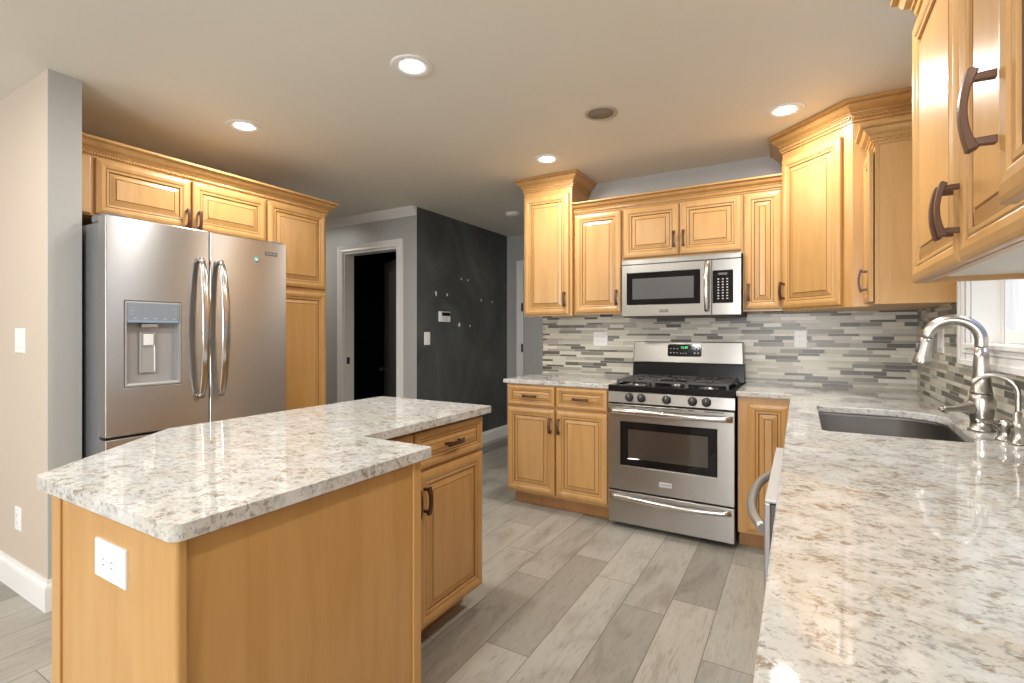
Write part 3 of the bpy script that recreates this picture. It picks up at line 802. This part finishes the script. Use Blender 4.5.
so_ = thing('soap_dispenser', 'short brushed nickel soap dispenser between the two faucets', 'soap dispenser', (.548, 2.112, .9155))
MB().lathe([(.024, 0), (.024, .004), (.018, .008), (.0165, .034), (.0185, .036), (.0195, .056), (.017, .064), (.009, .066), (.001, .067)], 28).build('body', NICKEL, so_)
MB().tube([(-.008, -.004, .054), (-.035, -.016, .056), (-.062, -.028, .060), (-.078, -.036, .058)], [.0085, .0065, .0062, .0068], 12).build('spout', NICKEL, so_)
ff = thing('water_filter_faucet', 'slim brushed nickel gooseneck water filter faucet at the right edge of the counter', 'faucet', (.562, 2.055, .9155))
MB().lathe([(.021, 0), (.021, .005), (.016, .009), (.0155, .045), (.018, .048), (.018, .064), (.011, .074), (.0095, .094), (.0075, .096)], 28).build('body', NICKEL, ff)
pts, d = arc_pts((0, 0, .09), .060, .054, (-1, .35), (PI*.80,))
e = pts[-1]; dv = (pts[-1]-pts[-2]).normalized(); pts.append(e+dv*.012)
MB().tube(pts, .0072, 14).build('spout', NICKEL, ff)
MB().tube([(.012, -.008, .057), (.035, -.02, .066)], [.006, .004], 12).build('lever', NICKEL, ff)

# ================================================================ REFRIGERATOR
FD = -2.72
fr = thing('refrigerator', 'stainless french door refrigerator with ice and water dispenser', 'refrigerator', (FD, 1.020, 0), R90)
FW = .914
MB().box(.006, FW-.006, .085, .88, .03, 1.765).build('cabinet', GREYPL, fr, bevel=.006)
mb = MB(); mb.box(.02, FW-.02, .10, .85, .0, .0295); mb.build('base_grille', DGREY, fr)
half = FW/2-.0035
ZB = .772
# left door with a hole for the dispenser: outline in (x,z), extruded along y
hx0, hx1, hz0, hz1 = .072, .318, .995, 1.402
def xz_prism(outline, hole, thick):
    mb = MB(); mb.prism(outline, 0, thick, holes=[hole] if hole else [])
    mb.v = [(x, -z+thick, y) for x, y, z in mb.v]      # (x, y=z-plane) ; front at y=0
    return mb
ld = xz_prism([(0, ZB), (half, ZB), (half, 1.788), (0, 1.788)], [(hx0, hz0), (hx1, hz0), (hx1, hz1), (hx0, hz1)], .078).build('door', STEEL, fr, bevel=.004, seg=3)
rd = MB().box(FW-half, FW, 0, .078, ZB, 1.788).build('door', STEEL, fr, bevel=.004, seg=3)
MB().box(half+.0005, FW-half-.0005, .006, .05, ZB+.002, 1.785).build('gap_shade_strip', BLACKM, rd)  # dark strip standing in for the shade in the gap between the doors
fz = MB().box(0, FW, 0, .078, .065, ZB-.012).build('freezer_drawer', STEEL, fr, bevel=.004, seg=3)
# dispenser
ds = MB().rings(hx1-hx0-.004, hz1-hz0-.004, [(0, .02), (0, -.003), (.006, -.004), (.010, .004), (.010, .05)], hx0+.002, hz0+.002, back=False).build('dispenser', DISPG, fr)
MB().box(hx0+.010, hx1-.010, -.0045, .03, 1.298, 1.394).build('control_panel', DISPB, ds, bevel=.002)
MB().box(hx0+.014, hx1-.014, -.0055, -.0045, 1.303, 1.309).build('panel_stripe', BLUELINE, ds)
for i in range(5): MB().box(hx0+.035+i*.042, hx0+.049+i*.042, -.0053, -.0045, 1.318, 1.321).build('panel_mark', LABEL, ds)
for i in range(3):
    for a in (hx0+.022, hx1-.036): MB().box(a, a+.014, -.0053, -.0045, 1.340+i*.014, 1.3415+i*.014).build('panel_mark', LABEL, ds)
MB().box(hx0+.075, hx0+.150, .012, .045, 1.275, 1.297).build('spigot', CHROME, ds, bevel=.004)
MB().rings(.070, .20, [(0, .049), (0, .040), (.004, .036), (.008, .040)], hx0+.078, 1.055, back=False).build('paddle_frame', DISPG, ds)
MB().box(hx0+.092, hx0+.134, .028, .040, 1.19, 1.245).build('paddle', PLASTIC, ds, bevel=.003)
MB().box(hx0+.010, hx1-.010, -.002, .049, hz0+.004, hz0+.016).build('drip_tray', LABEL, ds, bevel=.003)
def fridge_handle(parent, x):
    n = 22; pts = []; rs = []
    z0, z1 = .912, 1.640
    for i in range(n+1):
        t_ = i/n; q = 4*t_*(1-t_); pts.append((x, -.022-.048*q**.8, z0+(z1-z0)*t_)); rs.append(.013+.009*q**.6)
    mb = MB(); mb.tube(pts, rs, 18, flat=.42, upv=(1, 0, 0))
    # upv along x: u = x (half width), w along depth
    for z in (z0+.012, z1-.012): mb.tube([(x, .004, z), (x, -.030, z)], [.013, .011], 12)
    return mb.build('handle', CHROME, parent)
fridge_handle(ld, half-.048); fridge_handle(rd, FW-half+.046)
mb = MB(); mb.tube([(.10+.714*i/16, -.02-.035*4*(i/16)*(1-i/16), .69) for i in range(17)], .014, 12)
for x in (.11, .804): mb.tube([(x, .004, .69), (x, -.024, .69)], .010, 10)
mb.build('handle', CHROME, fz)
for x in (.004, FW-.094):
    MB().box(x, x+.09, .02, .16, 1.7655, 1.800).build('hinge_cover', GREYPL, fr, bevel=.006)
bd = MB().box(.772, .852, -.002, .001, 1.706, 1.728).build('badge', BADGE, fr, bevel=.001); 
text_mesh('lettering', 'FRIGIDAIRE', .0130, LABEL, bd, (.812, -.0022, 1.717))
MB().lathe([(.017, 0), (.017, .001), (.001, .0012)], 28, c=(.722, 0, 1.674), axis='y').build('round_sticker', STICKER, rd)
MB().box(.714, .730, -.0020, -.0012, 1.668, 1.681).build('sticker_mark', PLASTIC, rd)

# ================================================================ GAS RANGE
RX0, RW = -1.088, .759
rg = thing('gas_range', 'stainless freestanding gas range with black cooktop and oven window', 'stove', (RX0, 3.112, 0))
MB().box(.002, RW-.002, .035, .62, .03, .874).build('body', BLACKG, rg, bevel=.002)
for x in (.04, RW-.04):
    for y in (.08, .56): MB().lathe([(.018, 0), (.018, .006), (.010, .008), (.010, .031)], 14, c=(x, y, 0)).build('levelling_foot', DGREY, rg)
dr = MB().box(.003, RW-.003, .0, .034, .033, .236).build('storage_drawer', STEELH, rg, bevel=.004)
od = xz_prism([(.003, .246), (RW-.003, .246), (RW-.003, .793), (.003, .793)], [(.080, .404), (.662, .404), (.662, .686), (.080, .686)], .034).build('oven_door', STEELH, rg, bevel=.003)
MB().rings(.578, .278, [(0, .03), (0, .002), (.004, -.0005), (.044, .001), (.048, .006)], .082, .406, back=False).build('window_frame', BLACKGL, od)
MB().box(.131, .611, .004, .0065, .432, .660).build('window_glass', OVENGL, od)
for (a, b) in ((.02, .10), (.145, .18), (.205, .305), (.345, .465), (.50, .535), (.59, .70)): MB().box(a, b, -.0008, .004, .782, .787).build('vent_slot', BLACKM, od)
def bar(mb, x0, x1, z, bow, r, fl=1.0, y0=-.018, dz=0):
    n = 20
    mb.tube([(x0+(x1-x0)*i/n, y0-bow*4*(i/n)*(1-i/n), z+dz*4*(i/n)*(1-i/n)) for i in range(n+1)], r, 14, flat=fl)
mb = MB(); bar(mb, .012, RW-.012, .752, .028, .0185, .6, -.022)
for x in (.022, RW-.022): mb.box(x-.012, x+.012, -.020, .003, .742, .762)
mb.build('handle', CHROME, od)
mb = MB(); bar(mb, .020, RW-.020, .206, .024, .0155, .75, -.010, -.010)
for x in (.025, RW-.025): mb.box(x-.012, x+.012, -.012, .003, .196, .216)
mb.build('handle', CHROME, dr)
bd = MB().box(.328, .404, -.0025, .001, .300, .330).build('badge', LABEL, rg, bevel=.002)
text_mesh('lettering', 'FRIGIDAIRE', .0115, BADGE, bd, (.366, -.0028, .315))
cp = MB().add([(0, .0, .803), (RW, .0, .803), (RW, .010, .874), (0, .010, .874), (0, .035, .803), (RW, .035, .803), (RW, .035, .874), (0, .035, .874)],
              [(0, 1, 2, 3), (4, 7, 6, 5), (0, 4, 5, 1), (3, 2, 6, 7), (0, 3, 7, 4), (1, 5, 6, 2)]).build('control_panel', STEELH, rg, bevel=.003)
for i, x in enumerate((.139, .216, .372, .524, .603)):
    kb = MB().lathe([(.027, 0), (.027, .006), (.0235, .008), (.0215, .024), (.020, .027), (.001, .028)], 28, axis='y').build('knob', BLACKM, rg, loc=(x, .004, .840), rot=(-.14, 0, 0))
    MB().box(-.0013, .0013, -.0290, -.026, .002, .018).build('knob_pointer', LABEL, kb, bevel=.001)
# cooktop
mb = MB(); mb.box(-.0, RW, .003, .045, .8745, .914); mb.box(0, .028, .045, .56, .8745, .914); mb.box(RW-.028, RW, .045, .56, .8745, .914); mb.box(.028, RW-.028, .045, .56, .8745, .902); mb.box(0, RW, .56, .64, .8745, .914)
mb.build('cooktop', BLACKG, rg, bevel=.004)
def burner(x, y, r):
    b = MB().lathe([(r+.018, 0), (r+.016, .006), (r, .008), (r, .016)], 28, c=(x, y, .9025)).build('burner', plain('burner_metal', (.30, .29, .28), .4, 1) if 'burner_metal' not in bpy.data.materials else bpy.data.materials['burner_metal'], rg)
    MB().lathe([(r-.002, 0), (r-.002, .006), (r-.008, .009), (.001, .010)], 28, c=(x, y, .919)).build('burner_cap', BLACKM, b)
BUR = [(.165, .155, .038), (.165, .425, .030), (.378, .290, .034), (.591, .155, .042), (.591, .425, .028)]
for b_ in BUR: burner(*b_)
def grate(x0, x1):
    mb = MB(); y0, y1, z = .065, .535, .940; r = (.006, .007)
    def bar_(a, b): mb.tube([a, b], 1, rect=r)
    for x in (x0, x1): bar_((x, y0, z), (x, y1, z))
    for y in (y0, (y0+y1)/2, y1): bar_((x0, y, z), (x1, y, z))
    xm = (x0+x1)/2
    for yc in ((.155, .425) if x1-x0 > .19 and abs(xm-.378) > .05 else (.29,)):
        for (dx, dy) in ((1, 0), (-1, 0), (0, 1), (0, -1), (.7, .7), (-.7, .7), (.7, -.7), (-.7, -.7)):
            ex = (x1-xm)*dx*(1 if dx*dx > .5 or dy == 0 else 1)
            ey = .11*dy
            bar_((xm+dx*.030, yc+dy*.030, z+.004), (xm+max(-(x1-xm), min(x1-xm, dx*.13)), yc+dy*.105, z+.001))
    for x in (x0, x1):
        for y in (y0, y1): mb.tube([(x, y, z), (x, y, .9026)], [1, 1.1], rect=(.006, .007), upv=(1, 0, 0))
    return mb.build('grate', GRATE, rg, fix=False, bevel=.0015)
grate(.045, .272); grate(.282, .474); grate(.484, .711)
# backguard
MB().add([(0, .545, .9145), (RW, .545, .9145), (RW, .560, 1.036), (0, .560, 1.036), (0, .64, .9145), (RW, .64, .9145), (RW, .64, 1.036), (0, .64, 1.036)],
         [(0, 1, 2, 3), (4, 7, 6, 5), (0, 4, 5, 1), (3, 2, 6, 7), (0, 3, 7, 4), (1, 5, 6, 2)]).build('backguard_base', BLACKG, rg, bevel=.003)
bgd = MB().add([(.004, .535, 1.0365), (RW-.004, .535, 1.0365), (RW-.010, .556, 1.188), (.010, .556, 1.188), (.004, .64, 1.0365), (RW-.004, .64, 1.0365), (RW-.010, .64, 1.188), (.010, .64, 1.188)],
         [(0, 1, 2, 3), (4, 7, 6, 5), (0, 4, 5, 1), (3, 2, 6, 7), (0, 3, 7, 4), (1, 5, 6, 2)]).build('backguard', STEELH, rg, bevel=.007, seg=3)
tl = math.atan2(.021, .151)
dp = MB().prism(round_poly([(-.115, -.043), (.115, -.043), (.115, .043), (-.115, .043)], .012), 0, .004).build('display', BLACKGL, rg, loc=(RW/2-.008, .5475, 1.126), rot=(PI/2-tl, 0, 0))
text_mesh('clock_digits', '12:48', .022, GREEN, dp, (-.002, .020, .0045), rot=(0, 0, 0))
mb = MB()
for i in range(3):
    for j in range(2): mb.box(-.098+i*.022, -.088+i*.022, -.020+j*.030, -.016+j*.030, .004, .0048)
for i in range(2):
    for j in range(2): mb.box(.064+i*.024, .075+i*.024, -.022+j*.030, -.014+j*.030, .004, .0048)
for i in range(3): mb.box(-.028+i*.018, -.020+i*.018, -.022, -.018, .004, .0048)
mb.build('touch_keys', LABEL, dp)

# ================================================================ MICROWAVE
mw = thing('microwave', 'stainless over-the-range microwave with black window and keypad', 'microwave', (-1.0735, 3.352, 1.358))
MW_ = .752
MB().box(.002, MW_-.002, .028, .405, .0, .388).build('housing', BLACKM, mw, bevel=.002)
md = xz_prism([(0, .006), (.582, .006), (.582, .355), (0, .355)], [(.035, .082), (.513, .082), (.513, .300), (.035, .300)], .0275).build('door', STEELH, mw, bevel=.002)
MB().box(.0, MW_, -.002, .0275, .358, .390).build('vent_cover', STEELH, mw, bevel=.002)
MB().rings(.474, .214, [(0, .02), (0, .001), (.003, -.001), (.036, -.0005), (.038, .003)], .037, .084, back=False).build('window_frame', BLACKGL, md)
MB().box(.074, .474, .0005, .0028, .118, .264).build('window_mesh', MWGL, md)
kp = xz_prism([(.585, .006), (MW_, .006), (MW_, .355), (.585, .355)], None, .0275).build('keypad_surround', STEELH, mw, bevel=.002)
kk = MB().prism(round_poly([(.588, .080), (.708, .080), (.708, .286), (.588, .286)], .005), 0, .002)
kk.v = [(x, -z, y) for x, y, z in kk.v]; kk = kk.build('keypad', BLACKGL, mw)
MB().box(.622, .674, -.0028, -.0019, .256, .270).build('display', DGREY, kk)
mb = MB()
for r_ in range(8):
    for c_ in range(3):
        mb.box(.617+c_*.026, .627+c_*.026, -.0028, -.0019, .105+r_*.0175, .111+r_*.0175)
mb.build('keys', LABEL, kk)
n = 18
mb = MB(); mb.tube([(.556, -.022-.020*4*(i/n)*(1-i/n), .030+.315*i/n) for i in range(n+1)], .0145, 14, flat=.6, upv=(1, 0, 0))
for z in (.042, .333): mb.tube([(.556, .002, z), (.556, -.024, z)], .010, 10)
mb.build('handle', CHROME, md)
bd = MB().box(.258, .314, -.0022, .001, .030, .048).build('badge', BADGE, mw)
text_mesh('lettering', 'FRIGIDAIRE', .0085, LABEL, bd, (.286, -.0024, .039))
mb = MB()
for i in range(2): mb.box(.08+i*.36, .34+i*.36, .10, .22, -.003, -.0002)
mb.build('underside_filter', DGREY, mw)

# ================================================================ DISHWASHER
dw = thing('dishwasher', 'stainless dishwasher under the window counter with a bowed bar handle', 'dishwasher', (-.074, 1.872, 0), -R90)
MB().box(.003, .597, .061, .62, .03, .868).build('tub', DGREY, dw)
dd = MB().box(0, .60, 0, .014, .11, .862).build('door', plain('dishwasher_steel', (.42, .42, .43), .36, .9), dw, bevel=.003)
MB().box(.0005, .5995, .0145, .055, .11, .8595).build('door_liner', DGREY, dd)
MB().box(0, .60, .001, .060, .8625, .870).build('control_strip', plain('satin_grey_strip', (.50, .50, .50), .4, .2), dd, bevel=.002)
MB().box(.01, .59, .085, .10, .0, .105).build('toe_panel', DGREY, dw)
mb = MB(); nn = 24
mb.tube([(.035+.53*i/nn, -.004-.040*(1-abs(2*i/nn-1)**2.6), .790) for i in range(nn+1)], .0125, 16)
mb.build('handle', plain('satin_grey_handle', (.50, .49, .47), .3, .8), dw)

# ================================================================ PLATES ON WALLS
o = plate('outlet', 'white double outlet on the tile left of the range', 'outlet', (-1.372, YB-.0081, 1.203), 0, .118, .112); duplex(o, 0, 0, False, 2)
o = plate('outlet', 'white single outlet on the tile right of the microwave', 'outlet', (-.006, YB-.0081, 1.211), 0, .074, .116); duplex(o, 0, 0)
o = plate('light_switch', 'white double switch plate on the tile beside the window', 'switch', (XR-.0081, 3.165, 1.212), -R90, .118, .118); rocker(o, 2)
o = plate('light_switch', 'white switch plate on the chalkboard wall below the alarm keypad', 'switch', (-3.1329, 3.748, 1.197), R90, .085, .125); rocker(o, 1)
o = plate('light_switch', 'pale double rocker switch on the beige wall at the left edge', 'switch', (-3.265, .8849, 1.213), 0, .118, .120); rocker(o, 2)
o = plate('outlet', 'white outlet low on the beige wall above the baseboard', 'outlet', (-3.29, .8849, .348), 0, .072, .112); duplex(o, 0, 0)
t = thing('alarm_keypad', 'small white alarm keypad on the chalkboard wall', 'keypad', (-3.1329, 4.005, 1.414), R90)
MB().box(-.085, .085, -.024, 0, -.052, .052).build('housing', PLASTIC, t, bevel=.005)
MB().box(-.055, .078, -.0255, -.0240, .008, .044).build('screen', BLACKGL, t)
mb = MB()
for i in range(4):
    for j in range(3): mb.box(-.035+i*.022, -.020+i*.022, -.0258, -.0240, -.040+j*.014, -.031+j*.014)
mb.build('keys', LABEL, t)
